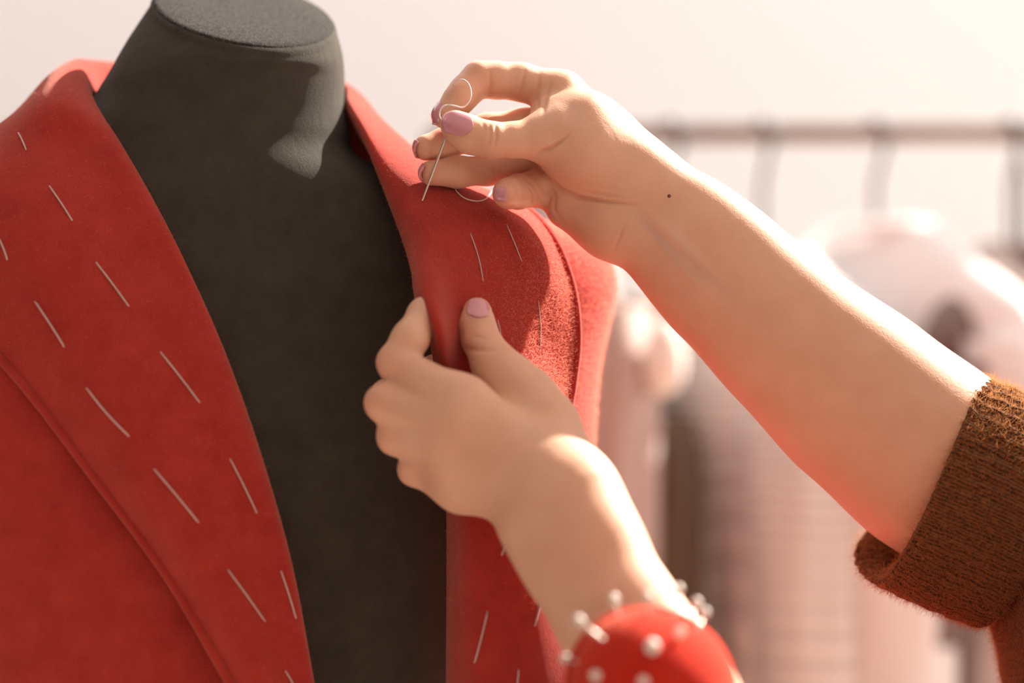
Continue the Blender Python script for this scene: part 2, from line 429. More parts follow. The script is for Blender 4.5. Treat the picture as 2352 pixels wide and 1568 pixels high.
# ------------------------------------------------------------------ implicit surfaces for the body
class Field:
    def __init__(s, lo, hi, h):
        s.h = h; s.lo = np.array(lo, float); s.n = np.ceil((np.array(hi) - s.lo) / h).astype(int) + 1
        s.f = np.full(s.n, .05, np.float32)
    def window(s, lo, hi):
        a = np.clip(np.floor((np.array(lo) - s.lo) / s.h).astype(int), 0, s.n); b_ = np.clip(np.ceil((np.array(hi) - s.lo) / s.h).astype(int) + 1, 0, s.n)
        sl = tuple(slice(a[i], b_[i]) for i in range(3))
        ax = [(s.lo[i] + s.h * np.arange(a[i], b_[i])).astype(np.float32) for i in range(3)]
        return sl, ax
def smin(a, b, k):
    h = np.maximum(k - np.abs(a - b), 0) / k
    return np.minimum(a, b) - h * h * k * .25
def cone(ax, p0, r0, p1, r1, k0=1.0, k1=1.0):
    x = ax[0][:, None, None] - p0[0]; y = ax[1][None, :, None] - p0[1]; z = ax[2][None, None, :] - p0[2]
    d = np.array(p1) - np.array(p0); dd = max(float(d @ d), 1e-9)
    t = np.clip((x * d[0] + y * d[1] + z * d[2]) / dd, 0, 1)
    k = k0 + (k1 - k0) * t
    return np.sqrt((x - t * d[0]) ** 2 + ((y - t * d[1]) * k) ** 2 + (z - t * d[2]) ** 2) - (r0 + (r1 - r0) * t)
def chain_bbox(ch, pad):
    P = np.array([tuple(c[0]) for c in ch]); R = np.array([c[1] for c in ch])[:, None]
    return (P - R - pad).min(0), (P + R + pad).max(0)
def CH(*pts):
    """(px,py,y,r_px[,flatten]) -> chain of (point, radius, flatten)"""
    return [(PT(p[0], p[1], p[2]), PR(p[3], p[2]), p[4] if len(p) > 4 else 1.0) for p in pts]
def add_chain(fd, ch, k, tgt=None):
    f = fd.f if tgt is None else tgt
    for a, b_ in zip(ch[:-1], ch[1:]):
        lo, hi = chain_bbox([a, b_], k + .004); sl, ax = fd.window(lo, hi)
        f[sl] = smin(f[sl], cone(ax, a[0], a[1], b_[0], b_[1], a[2], b_[2]), k)
def add_finger(fd, palm, ch, k, inner=.004):
    lo, hi = chain_bbox(ch, k + .004); sl, ax = fd.window(lo, hi)
    g = np.full(palm[sl].shape, .05, np.float32)
    for a, b_ in zip(ch[:-1], ch[1:]): g = smin(g, cone(ax, a[0], a[1], b_[0], b_[1], a[2], b_[2]), inner)
    fd.f[sl] = np.minimum(fd.f[sl], smin(palm[sl], g, k))
def surface(fd):
    f = fd.f; ins = f < 0; n = f.shape
    c8 = np.zeros(tuple(np.array(n) - 1), np.uint8)
    for dx in (0, 1):
        for dy in (0, 1):
            for dz in (0, 1): c8 += ins[dx:n[0] - 1 + dx, dy:n[1] - 1 + dy, dz:n[2] - 1 + dz]
    act = (c8 > 0) & (c8 < 8); I = np.argwhere(act); idx = np.full(act.shape, -1, np.int32); idx[act] = np.arange(len(I))
    cor = [(x, y, z) for x in (0, 1) for y in (0, 1) for z in (0, 1)]
    val = {c: f[I[:, 0] + c[0], I[:, 1] + c[1], I[:, 2] + c[2]] for c in cor}
    acc = np.zeros((len(I), 3)); cnt = np.zeros(len(I))
    for c in cor:
        for axn in range(3):
            if c[axn]: continue
            e = list(c); e[axn] = 1; e = tuple(e); a, b_ = val[c], val[e]; s = (a < 0) != (b_ < 0)
            t = a / np.where(a - b_ == 0, 1e-9, a - b_); p = np.tile(np.array(c, float), (len(I), 1)); p[:, axn] += t
            acc[s] += p[s]; cnt[s] += 1
    V = fd.lo + (I + acc / cnt[:, None]) * fd.h
    Q = []
    for axn in range(3):
        o = [i for i in range(3) if i != axn]
        a = np.moveaxis(ins, axn, 0); s = a[:-1] != a[1:]; s[:, 0, :] = False; s[:, :, 0] = False; s[:, -1, :] = False; s[:, :, -1] = False
        E = np.argwhere(s); sg = a[:-1][s]
        def cell(d0, d1):
            J = np.zeros((len(E), 3), int); J[:, axn] = E[:, 0]; J[:, o[0]] = E[:, 1] + d0; J[:, o[1]] = E[:, 2] + d1
            return idx[J[:, 0], J[:, 1], J[:, 2]]
        q = np.stack([cell(-1, -1), cell(0, -1), cell(0, 0), cell(-1, 0)], 1)
        fl = sg if axn != 1 else ~sg
        q[~fl] = q[~fl][:, ::-1]; Q.append(q)
    return V, np.concatenate(Q)
def vnormals(V, Q):
    n = np.cross(V[Q[:, 2]] - V[Q[:, 0]], V[Q[:, 3]] - V[Q[:, 1]]); out = np.zeros_like(V)
    for i in range(4): np.add.at(out, Q[:, i], n)
    return out / (np.linalg.norm(out, axis=1)[:, None] + 1e-12)
def smooth(V, Q, it, lam=.5, mask=None):
    E = np.concatenate([Q[:, [0, 1]], Q[:, [1, 2]], Q[:, [2, 3]], Q[:, [3, 0]]]); cnt = np.bincount(E[:, 0], minlength=len(V)) + np.bincount(E[:, 1], minlength=len(V))
    for _ in range(it):
        for l in (lam, -lam * 1.03):
            s = np.stack([np.bincount(E[:, 0], V[E[:, 1], i], len(V)) + np.bincount(E[:, 1], V[E[:, 0], i], len(V)) for i in range(3)], 1)
            V = V + l * (s / cnt[:, None] - V)
    return V
def seg_dist(px, py, poly):
    best = np.full(len(px), 1e9); par = np.zeros(len(px)); m = len(poly) - 1
    for i, ((x0, y0), (x1, y1)) in enumerate(zip(poly[:-1], poly[1:])):
        dx, dy = x1 - x0, y1 - y0; t = np.clip(((px - x0) * dx + (py - y0) * dy) / (dx * dx + dy * dy), 0, 1)
        d = np.hypot(px - x0 - t * dx, py - y0 - t * dy); k = d < best
        best[k] = d[k]; par[k] = (i + t[k]) / m
    return best, np.sin(math.pi * (par * .96 + .02)) ** .7

H = .0008
# ---- right hand, palm towards the camera, needle between thumb and forefinger
fdR = Field(PT(935, 1500, 0.0) + Vector((0, -.062, 0)), PT(2480, 120, 0) + Vector((0, .075, 0)), H)
FORE_R = CH((1497, 480, .002, 122, 1.50), (1585, 557, .002, 129, 1.50), (1688, 657, .004, 144, 1.38), (1822, 782, .006, 162, 1.26), (1970, 910, .010, 187, 1.18), (2134, 1045, .014, 200, 1.12), (2330, 1220, .020, 190, 1.08), (2400, 1280, .022, 180, 1.0))
add_chain(fdR, FORE_R, .025)
PALM_R = [CH((1290, 215, .014, 50), (1385, 312, .012, 64), (1480, 414, .006, 78)),
          CH((1290, 287, .020, 50), (1458, 452, .008, 78)),
          CH((1276, 352, .020, 50), (1440, 490, .008, 74)),
          CH((1272, 425, .014, 46), (1428, 512, .006, 68)),
          CH((1302, 478, .002, 46), (1395, 520, -.001, 57), (1450, 530, 0, 60)),
          CH((1262, 262, .000, 42), (1340, 292, -.003, 70), (1440, 388, .001, 84)),
          CH((1268, 312, -.012, 56), (1335, 358, -.008, 74), (1420, 425, .000, 66))]
for ch in PALM_R: add_chain(fdR, ch, .013)
palm = fdR.f.copy()
THUMB_R = CH((1041, 283, -.020, 30), (1056, 296, -.0215, 37), (1082, 311, -.023, 41), (1126, 322, -.024, 40.5), (1180, 321, -.020, 39), (1228, 318, -.016, 46), (1275, 316, -.012, 56))
INDEX_R = CH((1022, 266, -.0080, 30), (1054, 229, -.004, 34), (1072, 208, .000, 36), (1101, 182, .005, 39.5), (1140, 184, .008, 41), (1195, 188, .011, 42), (1290, 215, .014, 50))
MIDDLE_R = CH((979, 339, -.002, 30), (1022, 330, .004, 35), (1075, 312, .011, 36), (1120, 300, .016, 38), (1200, 290, .020, 40), (1290, 287, .020, 48))
RING_R = CH((991, 397, -.006, 29), (1050, 395, .000, 35), (1120, 391, .008, 33), (1160, 384, .012, 35), (1200, 372, .016, 37), (1276, 352, .020, 46))
PINKY_R = CH((1160, 447, -.026, 29), (1168, 444, -.018, 33), (1190, 440, -.006, 38), (1225, 434, .004, 39), (1272, 425, .014, 44))
for ch, k in ((THUMB_R, .008), (INDEX_R, .006), (MIDDLE_R, .005), (RING_R, .005), (PINKY_R, .006)): add_finger(fdR, palm, ch, k)
VR, QR = surface(fdR); VR = smooth(VR, QR, 3)
# ---- left hand, its back towards the camera, gripping the lapel
fdL = Field(PT(760, 1900, 0) + Vector((0, -.31, 0)), PT(1740, 660, 0) + Vector((0, .0, 0)), H)
FORE_L = CH((1235, 1100, -.098, 128, 1.5), (1290, 1188, -.118, 122, 1.5), (1350, 1295, -.133, 117, 1.4), (1436, 1443, -.150, 124, 1.3), (1530, 1600, -.166, 140, 1.2), (1640, 1800, -.190, 160, 1.1))
add_chain(fdL, FORE_L, .025)
PALM_L = [CH((907, 832, -.080, 38), (1060, 930, -.096, 62), (1225, 1062, -.098, 84)),
          CH((880, 925, -.088, 40), (1040, 990, -.102, 60), (1215, 1085, -.101, 80)),
          CH((907, 1004, -.085, 38), (1050, 1050, -.098, 58), (1205, 1108, -.106, 74)),
          CH((953, 1078, -.076, 36), (1060, 1116, -.088, 54), (1185, 1132, -.102, 64)),
          CH((1140, 852, -.068, 50), (1205, 908, -.072, 60), (1256, 985, -.079, 64))]
for ch in PALM_L: add_chain(fdL, ch, .011)
add_chain(fdL, CH((1256, 985, -.079, 62), (1326, 1128, -.110, 62), (1385, 1262, -.130, 62)), .018)
palm = fdL.f.copy()
THUMB_L = CH((1096, 716, -.052, 33), (1096, 745, -.055, 39), (1104, 780, -.058, 42), (1124, 815, -.062, 44), (1160, 858, -.070, 52))
INDEX_L = CH((907, 832, -.080, 39), (942, 778, -.077, 41), (976, 722, -.064, 38), (993, 730, -.038, 34), (1030, 752, -.010, 32), (1065, 775, -.004, 29))
MIDDLE_L = CH((880, 925, -.088, 41), (892, 912, -.062, 40), (930, 880, -.040, 38), (1000, 850, -.018, 34), (1060, 840, -.012, 30))
RING_L = CH((907, 1004, -.085, 39), (915, 990, -.060, 38), (950, 960, -.040, 36), (1010, 930, -.020, 33), (1060, 920, -.014, 30))
PINKY_L = CH((953, 1078, -.076, 37), (960, 1060, -.055, 34), (990, 1030, -.038, 32), (1040, 1000, -.024, 29))
for ch, k in ((THUMB_L, .008), (INDEX_L, .005), (MIDDLE_L, .004), (RING_L, .004), (PINKY_L, .004)): add_finger(fdL, palm, ch, k)
VL, QL = surface(fdL); VL = smooth(VL, QL, 3)

# creases, tendons, veins: (polyline px, depth m, width px, redness)
CREASE_R = [
 ([(1225, 368), (1252, 402), (1285, 436), (1331, 455), (1397, 464), (1465, 470)], .0026, 5, .6),
 ([(1225, 366), (1245, 348), (1268, 338), (1290, 322), (1310, 305)], .0020, 4.5, .45),
 ([(1331, 440), (1390, 448), (1440, 452)], .0010, 4, .3), ([(1350, 425), (1400, 434), (1450, 440)], .0004, 4, .15),
 ([(1436, 510), (1424, 545), (1408, 577)], .0008, 3.5, .3),
 ([(1138, 286), (1141, 315), (1133, 340)], .0011, 4, .35), ([(1124, 284), (1126, 312), (1120, 335)], .0007, 4, .25), ([(1109, 280), (1113, 300)], .0004, 4, .15),
 ([(1124, 165), (1128, 195), (1124, 222)], .0012, 4, .4),
 ([(1205, 160), (1200, 195), (1190, 228)], .0009, 4.5, .3), ([(1240, 170), (1232, 215), (1236, 250)], .0009, 6, .2), ([(1268, 185), (1252, 225), (1246, 262)], .0008, 6, .15),
 ([(1212, 420), (1228, 450), (1222, 480)], .0009, 4, .4), ([(1244, 425), (1262, 455), (1250, 492)], .0010, 5, .4), ([(1275, 440), (1272, 480), (1290, 510)], .0008, 5, .3),
 ([(1195, 400), (1222, 420), (1238, 450)], .0008, 5, .3), ([(1135, 375), (1137, 410)], .0005, 4, .25)]
VEIN_R = [([(1450, 480), (1500, 530), (1560, 600), (1640, 660)], .42), ([(1540, 520), (1600, 610), (1700, 690)], .30)]
RIDGE_R = [([(1470, 470), (1560, 560), (1650, 640)], .0012, 16), ([(1500, 545), (1600, 650), (1680, 720)], .0008, 14)]
CREASE_L = [([(998, 775), (1040, 792), (1080, 803), (1145, 806)], .0012, 7, .2), ([(890, 880), (940, 900), (1000, 930)], .0010, 14, .05), ([(893, 968), (950, 985), (1010, 1000)], .0010, 14, .05),
 ([(935, 1045), (990, 1060), (1050, 1070)], .0010, 14, .05), ([(1060, 750), (1056, 790)], .0006, 5, .2), ([(1080, 772), (1120, 778)], .0004, 4, .15)]
def detail(V, Q, creases, ridges, veins, knuckles):
    n = vnormals(V, Q); px, py = to_px(V); face = np.clip(-n[:, 1] * 3 - .25, 0, 1)
    col = np.zeros((len(V), 4)); col[:, 3] = 1; off = np.zeros(len(V))
    for poly, dep, wd, red in creases:
        sd, fa = seg_dist(px, py, poly); g = np.exp(-(sd / wd) ** 2) * face * fa; off -= dep * g; col[:, 0] = np.maximum(col[:, 0], red * g)
    for poly, hgt, wd in ridges:
        sd, fa = seg_dist(px, py, poly); off += hgt * np.exp(-(sd / wd) ** 2) * face * fa
    for poly, s in veins:
        sd, fa = seg_dist(px, py, poly); col[:, 1] = np.maximum(col[:, 1], s * np.exp(-(sd / 11) ** 2) * face * fa)
    for (x, y, r, s) in knuckles: col[:, 0] = np.maximum(col[:, 0], s * np.exp(-(np.hypot(px - x, py - y) / r) ** 2))
    return V + n * off[:, None], col
VR, colR = detail(VR, QR, CREASE_R, RIDGE_R, VEIN_R, [(1000, 300, 50, .45), (965, 345, 35, .45), (975, 400, 35, .4), (1160, 447, 40, .5), (1300, 510, 90, .35), (1090, 170, 60, .35), (1290, 400, 80, .3), (1110, 345, 50, .25)])
VL, colL = detail(VL, QL, CREASE_L, [], [], [(880, 840, 45, .3), (850, 930, 45, .35), (880, 1010, 40, .35), (930, 1090, 45, .3), (1095, 760, 50, .2)])

# neck and head, turned to the work, beyond the right edge of the frame
HC = Vector((.50, -.06, 1.50))
def HCH(*pts): return [(HC + Vector(p[:3]), p[3], p[4] if len(p) > 4 else 1.0) for p in pts]
fdH = Field(HC + Vector((-.12, -.11, -.20)), HC + Vector((.22, .11, .16)), .003)
for ch, k in ((HCH((.11, 0, -.15, .058), (.06, 0, -.04, .052)), .03), (HCH((0, 0, .045, .074), (.07, 0, .055, .080)), .03), (HCH((-.015, 0, 0, .060), (-.026, 0, -.030, .042), (-.040, 0, -.058, .026)), .03),
    (HCH((-.068, 0, .040, .006), (-.086, 0, .008, .0095)), .014), (HCH((-.074, -.011, .002, .007), (-.074, .011, .002, .007)), .010), (HCH((-.070, -.016, -.024, .006), (-.074, 0, -.022, .007), (-.070, .016, -.024, .006)), .008),
    (HCH((-.068, -.016, -.034, .006), (-.071, 0, -.036, .007), (-.068, .016, -.034, .006)), .006), (HCH((-.060, -.045, .050, .010), (-.068, -.015, .052, .009), (-.068, .015, .052, .009), (-.060, .045, .050, .010)), .02)):
    add_chain(fdH, ch, k)
for sd in (-1, 1):
    add_chain(fdH, HCH((.045, sd * .076, .028, .012), (.050, sd * .080, .005, .011), (.040, sd * .076, -.018, .007)), .006)
    sl, ax = fdH.window(HC + Vector((-.1, sd * .030 - .02, .01)), HC + Vector((-.04, sd * .030 + .02, .05)))
    pe = HC + Vector((-.066, sd * .030, .028)); fdH.f[sl] = np.maximum(fdH.f[sl], -cone(ax, pe + Vector((0, -.009, 0)), .0060, pe + Vector((0, .009, 0)), .0060))
VH, QH = surface(fdH); VH = smooth(VH, QH, 2); colH = np.zeros((len(VH), 4)); colH[:, 3] = 1
colH[:, 0] = .8 * np.exp(-(np.linalg.norm((VH - np.array(HC + Vector((-.075, 0, -.029)))) * np.array([1, .55, 1.3]), axis=1) / .010) ** 2)
NRL = len(VR) + len(VL)

person = empty('person', (.5, -.05, 0), 'person sewing the red coat, bare forearms and a rolled rust knit sleeve, pinching a needle', 'person')
body = mesh_np('body', np.concatenate([VR, VL, VH]), np.concatenate([QR, QL + len(VR), QH + NRL]), M['skin'])
ca = body.data.color_attributes.new('flush', 'FLOAT_COLOR', 'POINT'); ca.data.foreach_set('color', np.concatenate([colR, colL, colH]).astype(np.float32).ravel())
adopt(body, person)

def nail(c, tip, normal, wid, rad, name='fingernail', mtl=None, lift=.0):
    """c: centre point, tip: vector to the free edge (half length), normal: outward"""
    a = Vector(tip); l = a.length; a.normalize(); n = Vector(normal); n = (n - a * n.dot(a)).normalized(); s = a.cross(n)
    nu, nv = 15, 17; V = []
    for i in range(nv):
        v_ = -1 + 2 * i / (nv - 1)
        wf = (1 - abs(v_) ** 3.2 * (.42 if v_ > 0 else .55)) * (1 if abs(v_) < .999 else .97)
        for j in range(nu):
            u = -1 + 2 * j / (nu - 1); th = u * wf * wid / 2 / rad
            yb = l * (v_ * (1 - .16 * u * u * abs(v_) ** 2))
            V.append(Vector(c) + a * yb + s * math.sin(th) * rad + n * ((math.cos(th) - 1) * rad - .10 * v_ * v_ * l * (1 if v_ > 0 else .9)))
    V2 = []
    for p in V:
        h = BODY.ray_cast(p + n * .009, -n)
        if h[0] is not None:
            dh = (p - h[0]).dot(n); p = h[0] + n * min(max(dh, .0005), .0012) if dh < .0035 else p
        V2.append(p)
    V = V2
    o = mesh(name, V, grid_faces(nv, nu), mtl or M['nail'])
    sb = o.modifiers.new('sub', 'SUBSURF'); sb.levels = sb.render_levels = 1
    sl = o.modifiers.new('solid', 'SOLIDIFY'); sl.thickness = .0007; sl.offset = 0
    o.parent = body; o.matrix_parent_inverse = body.matrix_world.inverted(); return o
bpy.context.view_layer.update()
BODY = BVHTree.FromPolygons([tuple(v) for v in np.concatenate([VR, VL])], [tuple(q) for q in np.concatenate([QR, QL + len(VR)]).tolist()])
def nail_px(c, t, normal, wid_px, rad_px):
    cc = PT(*c); tt = PT(*t); return nail(cc, tt - cc, normal, PR(wid_px, c[2]), PR(rad_px, c[2]))
nail_px((1050, 283, -.0305), (1014, 269, -.0280), (.05, -.96, .22), 60, 37)
nail_px((1006, 262, -.0100), (993, 284, -.0115), (-.80, -.50, .30), 46, 30)
nail_px((954, 341, -.0035), (948, 344, -.010), (-.96, -.10, .1), 44, 30)
nail_px((966, 394, -.0085), (962, 400, -.015), (-.95, -.2, .1), 42, 28)
nail_px((1149, 446, -.0325), (1162, 448, -.0350), (-.62, -.72, .05), 34, 28)
nail_px((1099, 708, -.0605), (1102, 684, -.0575), (.18, -.95, .18), 56, 36)
h = BODY.ray_cast(CAMP, (PT(1537, 450, 0) - CAMP).normalized())
mo = lathe('mole', [(.0011 * math.sin(a), .0005 * math.cos(a)) for a in np.linspace(math.pi - .1, .1, 7)], M['mole'], None, 12)
mo.data.transform(Matrix.Translation(h[0]) @ h[1].to_track_quat('Z', 'Y').to_matrix().to_4x4())
mo.parent = body; mo.matrix_parent_inverse = body.matrix_world.inverted()

# ------------------------------------------------------------------ rust sweater: rolled cuff and sleeve
def loft(name, rows, n, mtl, nr, ribs=0, amp=0):
    """rows: (centre, axis u, half width vec, half depth vec, shift fn)"""
    R_ = []
    for (c, hw, hd, sh) in rows:
        rr = []
        for j in range(n):
            t = 2 * math.pi * j / n
            rr.append(tuple(Vector(c) + Vector(hw) * math.cos(t) + Vector(hd) * math.sin(t) + (sh(t) if sh else Vector())))
        R_.append(rr)
    g = catmull(np.array(R_), nr)
    if ribs:
        ctr_ = g.mean(1, keepdims=True); d = g - ctr_; d /= np.linalg.norm(d, axis=2, keepdims=True); tt = np.arange(n) / n * 2 * math.pi
        vv = np.arange(nr)[:, None]
        g = g + d * (amp * (np.sin(ribs * tt + .5 * np.sin(vv * .35) + 1.2 * np.sin(5 * tt + vv * .12)) + .6 * np.sin(vv * .9 + 7 * tt)))[..., None]
    o = mesh(name, g.reshape(-1, 3), grid_faces(nr, n, True), mtl); add_uv(o, nr, n, True, 1.0, 4.0); return o
def V3(px, py): return Vector((px / FPX * CAM_D, 0, -py / FPX * CAM_D))
def lump(amp, ph=0):
    def f(t):
        b_ = math.exp(-((t - math.radians(212)) / .50) ** 2)
        return V3(-46 * amp * b_, -12 * amp * b_) + V3(6 * math.sin(3 * t + ph), 5 * math.cos(4 * t + ph))
    return f
hwv = V3(103, -230); dep = Vector((0, -.056, 0))       # half width: towards the upper edge; half depth: towards camera
OC = (2118, 1092, .014)
cuff_rows = [
 (PT(2210, 1130, .014), hwv * .86, dep * .84, None),
 (PT(2160, 1110, .014), hwv * .90, dep * .88, lump(.6)),
 (PT(2126, 1096, .014), hwv * .96, dep * .95, lump(1)),
 (PT(2120, 1094, .014), hwv * 1.01, dep * 1.0, lump(1)),
 (PT(2132, 1099, .014), hwv * 1.05, dep * 1.05, lump(.9)),
 (PT(2200, 1128, .014), hwv * 1.07, dep * 1.08, lump(.3, .5)),
 (PT(2280, 1165, .014), hwv * 1.06, dep * 1.08, lump(0, 1)),
 (PT(2350, 1200, .014), hwv * 1.02, dep * 1.02, lump(0, 1)),
 (PT(2366, 1206, .014), hwv * .95, dep * .94, None)]
cuff = loft('rolled_cuff', cuff_rows, 360, M['knit'], 90, 52, .0009); adopt(cuff, person)
sleeve_rows = [
 (PT(2350, 1230, .016), hwv * .80, dep * .8, None),
 (PT(2362, 1250, .016), V3(60, -270), dep * 1.1, None),
 (PT(2420, 1310, .018), V3(90, -300), dep * 1.25, None),
 (PT(2560, 1300, .030), V3(60, -330), dep * 1.3, None),
 (PT(2760, 1180, .06), V3(-70, -285), dep * 1.25, None),
 (PT(3000, 1010, .09), V3(-100, -235), dep * 1.15, None),
 (Vector((.60, .05, 1.285)), V3(-60, -170), dep * .9, None)]
sleeve = loft('sleeve', sleeve_rows, 64, M['knit'], 50); adopt(sleeve, person)
bpy.context.view_layer.update()

# the rest of the sewer, beyond the right edge of the frame
def oval_loft(name, rows, mtl, n=48, nr=40):
    R_ = [[(cx + a * math.cos(2 * math.pi * j / n), cy + b_ * math.sin(2 * math.pi * j / n), z) for j in range(n)] for (z, cx, cy, a, b_) in rows]
    g = catmull(np.array(R_), nr); o = mesh(name, g.reshape(-1, 3), [f for f in grid_faces(nr, n, True)], mtl); add_uv(o, nr, n, True, 1, 4); return o
tor = oval_loft('sweater_body', [(.86, .66, -.07, .13, .19), (.92, .66, -.07, .135, .195), (1.05, .64, -.07, .115, .17), (1.18, .62, -.06, .12, .185), (1.27, .61, -.06, .11, .19), (1.33, .61, -.06, .085, .15), (1.365, .61, -.06, .062, .075), (1.39, .605, -.06, .060, .066)], M['knit']); adopt(tor, person)
ls = tube('sleeve', [PT(1640, 1800, -.190), (.150, -.215, 1.065), (.185, -.23, 1.03), (.26, -.275, 1.05), (.40, -.25, 1.16), (.54, -.20, 1.27), (.60, -.14, 1.29)], .056, M['knit'], None, 32, lambda t: .72 + .4 * t, 40); add_uv(ls, 40, 32, True, 1, 4); adopt(ls, person)
M['hair'] = mat('brown_hair', (.10, .05, .025), .5); M['eye'] = mat('eye_white', (.85, .82, .78), .2); M['iris'] = mat('iris', (.08, .05, .03), .2)
bump(M['hair'], noise(M['hair'], 60, 5, vec=(.3, 3, 1)).outputs[0], .6, .004)
fdK = Field(HC + Vector((-.10, -.12, -.09)), HC + Vector((.24, .12, .18)), .003)
add_chain(fdK, HCH((.008, 0, .058, .083), (.075, 0, .058, .088), (.095, 0, .000, .060)), .02); add_chain(fdK, HCH((.175, 0, .075, .040), (.185, 0, .070, .038)), .012)
sl, ax = fdK.window(HC + Vector((-.12, -.12, -.10)), HC + Vector((.05, .12, .085)))
pl = (ax[0][:, None, None] - (HC.x + .030)) * .80 + (ax[2][None, None, :] - (HC.z + .075)) * .60 + 0 * ax[1][None, :, None]
fdK.f[sl] = np.maximum(fdK.f[sl], -pl); VK, QK = surface(fdK)
adopt(mesh_np('hair', smooth(VK, QK, 2), QK, M['hair']), person)
for sd in (-1, 1):
    e = lathe('eye', [(.0118 * math.sin(a), -.0118 * math.cos(a)) for a in np.linspace(.05, math.pi - .05, 14)], M['eye'], None, 20); e.data.transform(Matrix.Translation(HC + Vector((-.0590, sd * .030, .028)))); adopt(e, person)
    eb = tube('eyebrow', [HC + Vector((-.066 + .010 * abs(q), sd * (.030 + .017 * q), .051 - .003 * q * q)) + Vector((-.008, 0, 0)) for q in np.linspace(-1, 1, 9)], .0028, M['hair'], None, 8, lambda t: .5 + math.sin(math.pi * min(max(t, .05), .95)) * .5); adopt(eb, person)
    ir = lathe('iris', [(.0050 * math.cos(a), .0012 * math.sin(a)) for a in np.linspace(0, 1.5, 6)], M['iris'], None, 18); ir.data.transform(Matrix.Translation(HC + Vector((-.0700, sd * .030, .0262))) @ Vector((-1, 0, -.25)).to_track_quat('Z', 'Y').to_matrix().to_4x4()); ir.parent = e; ir.matrix_parent_inverse = e.matrix_world.inverted()
M['skirt'] = mat('dark_skirt', (.05, .05, .06), .9)
adopt(oval_loft('skirt', [(.04, .68, -.07, .24, .28), (.4, .68, -.07, .20, .25), (.75, .67, -.07, .15, .21), (.90, .66, -.07, .125, .185)], M['skirt']), person)
# unseen table and red cloth pile, added to bounce red light onto the forearm
M['wood'] = mat('pale_wood', (.55, .40, .27), .5)
tb = empty('bounce_table', (.28, .0, 0), 'added unseen wooden table carrying the red bounce cloth below the hands', 'table')
adopt(box('tabletop', (.09, -.17, .90), (.44, .20, .93), M['wood']), tb)
for x in (.11, .36):
    for y in (-.15, .13): adopt(box('leg', (x, y, 0), (x + .05, y + .05, .90), M['wood']), tb)
wc = empty('red_bounce_cloth', (.28, .0, .93), 'added unseen pile of folded red wool bouncing red light onto the forearm', 'cloth')
for k in range(5):
    nx_, ny_ = 24, 16; V = []
    for i in range(nx_):
        for j in range(ny_):
            u, v_ = i / (nx_ - 1), j / (ny_ - 1); e = min(u, 1 - u, v_, 1 - v_)
            V.append((.100 + .33 * u + .003 * k, -.15 + .28 * v_ - .003 * (k % 2), .953 + .0385 * k - .012 * math.exp(-(e / .03) ** 2) + .002 * math.sin(7 * u + 3 * v_ + k)))
    cl = mesh('folded_layer', V, grid_faces(nx_, ny_), M['coat']); solidify(cl, .033, 0); adopt(cl, wc)

# ------------------------------------------------------------------ needle and threads
A, B = PT(965, 474, hit(968, 466).y + .002), PT(1030, 300, -.0165)
E = B + (B - A).normalized() * .008
needle = tube('sewing_needle', [A + (B - A) * t for t in np.linspace(0, 1, 9)] + [E], .00085, M['steel'], None, 10, lambda t: min(1, .72 + t * .5))
tag(needle, 'fine steel sewing needle pinched between thumb and forefinger, point in the lapel', 'needle')
ZP = lambda x, y, d: PT(900 + x / 3.016, 100 + y / 3.016, d)
th = tube('sewing_thread', [ZP(372, 545, -.022), ZP(338, 520, -.0285), ZP(330, 485, -.029), ZP(345, 445, -.029), ZP(385, 425, -.028), ZP(440, 432, -.027), ZP(495, 440, -.026), ZP(535, 400, -.025), ZP(550, 345, -.023), ZP(535, 285, -.018), ZP(500, 252, -.014), ZP(460, 252, -.012), ZP(432, 280, -.010), ZP(420, 315, -.008)], .0004, M['thread'], None, 6, n=70)
tag(th, 'white thread looping from the needle eye over the thumbnail', 'thread')
pts = [(425, 985, .002), (455, 1030, 0), (500, 1068, 0), (560, 1088, 0), (620, 1088, -.004), (662, 1066, -.008), (692, 1025, -.012)]
pp = []
for (x, y, d) in pts:
    h = hit(900 + x / 3.016, 100 + y / 3.016); p = ZP(x, y, d)
    pp.append(h + (CAMP - h).normalized() * .002 if h is not None else p)
th = tube('sewing_thread', pp, .00035, M['thread'], None, 6, n=40)
tag(th, 'slack white thread hanging below the ring finger on the red lapel', 'thread')

# ------------------------------------------------------------------ wrist pincushion
pc = empty('wrist_pincushion', PT(1498, 1590, -.212), 'round red pincushion strapped on the left wrist, stuck with pearl pins', 'pincushion')
axd = Vector((.22, -.90, .36)).normalized(); rot = axd.to_track_quat('Z', 'Y').to_matrix().to_4x4()
PCM = Matrix.Translation(pc.location) @ rot
Rd = PR(196, -.205)
prof = [(Rd * .94, -.004)] + [(Rd * math.cos(a), Rd * .92 * math.sin(a)) for a in np.linspace(0, math.pi / 2 - .02, 22)]
dome = lathe('dome', prof, M['cushion'], None, 64); dome.data.transform(PCM); adopt(dome, pc)
bs = lathe('base', [(Rd * .9, -.012), (Rd * 1.0, -.011), (Rd * 1.02, -.006), (Rd * .96, -.003)], M['dark_felt'], None, 64); bs.data.transform(PCM); adopt(bs, pc)
pip = tube('piping', [PCM @ Vector((Rd * 1.02 * math.cos(a), Rd * 1.02 * math.sin(a), -.002)) for a in np.linspace(0, 2 * math.pi, 72)], .0016, M['cushion'], None, 8); adopt(pip, pc)
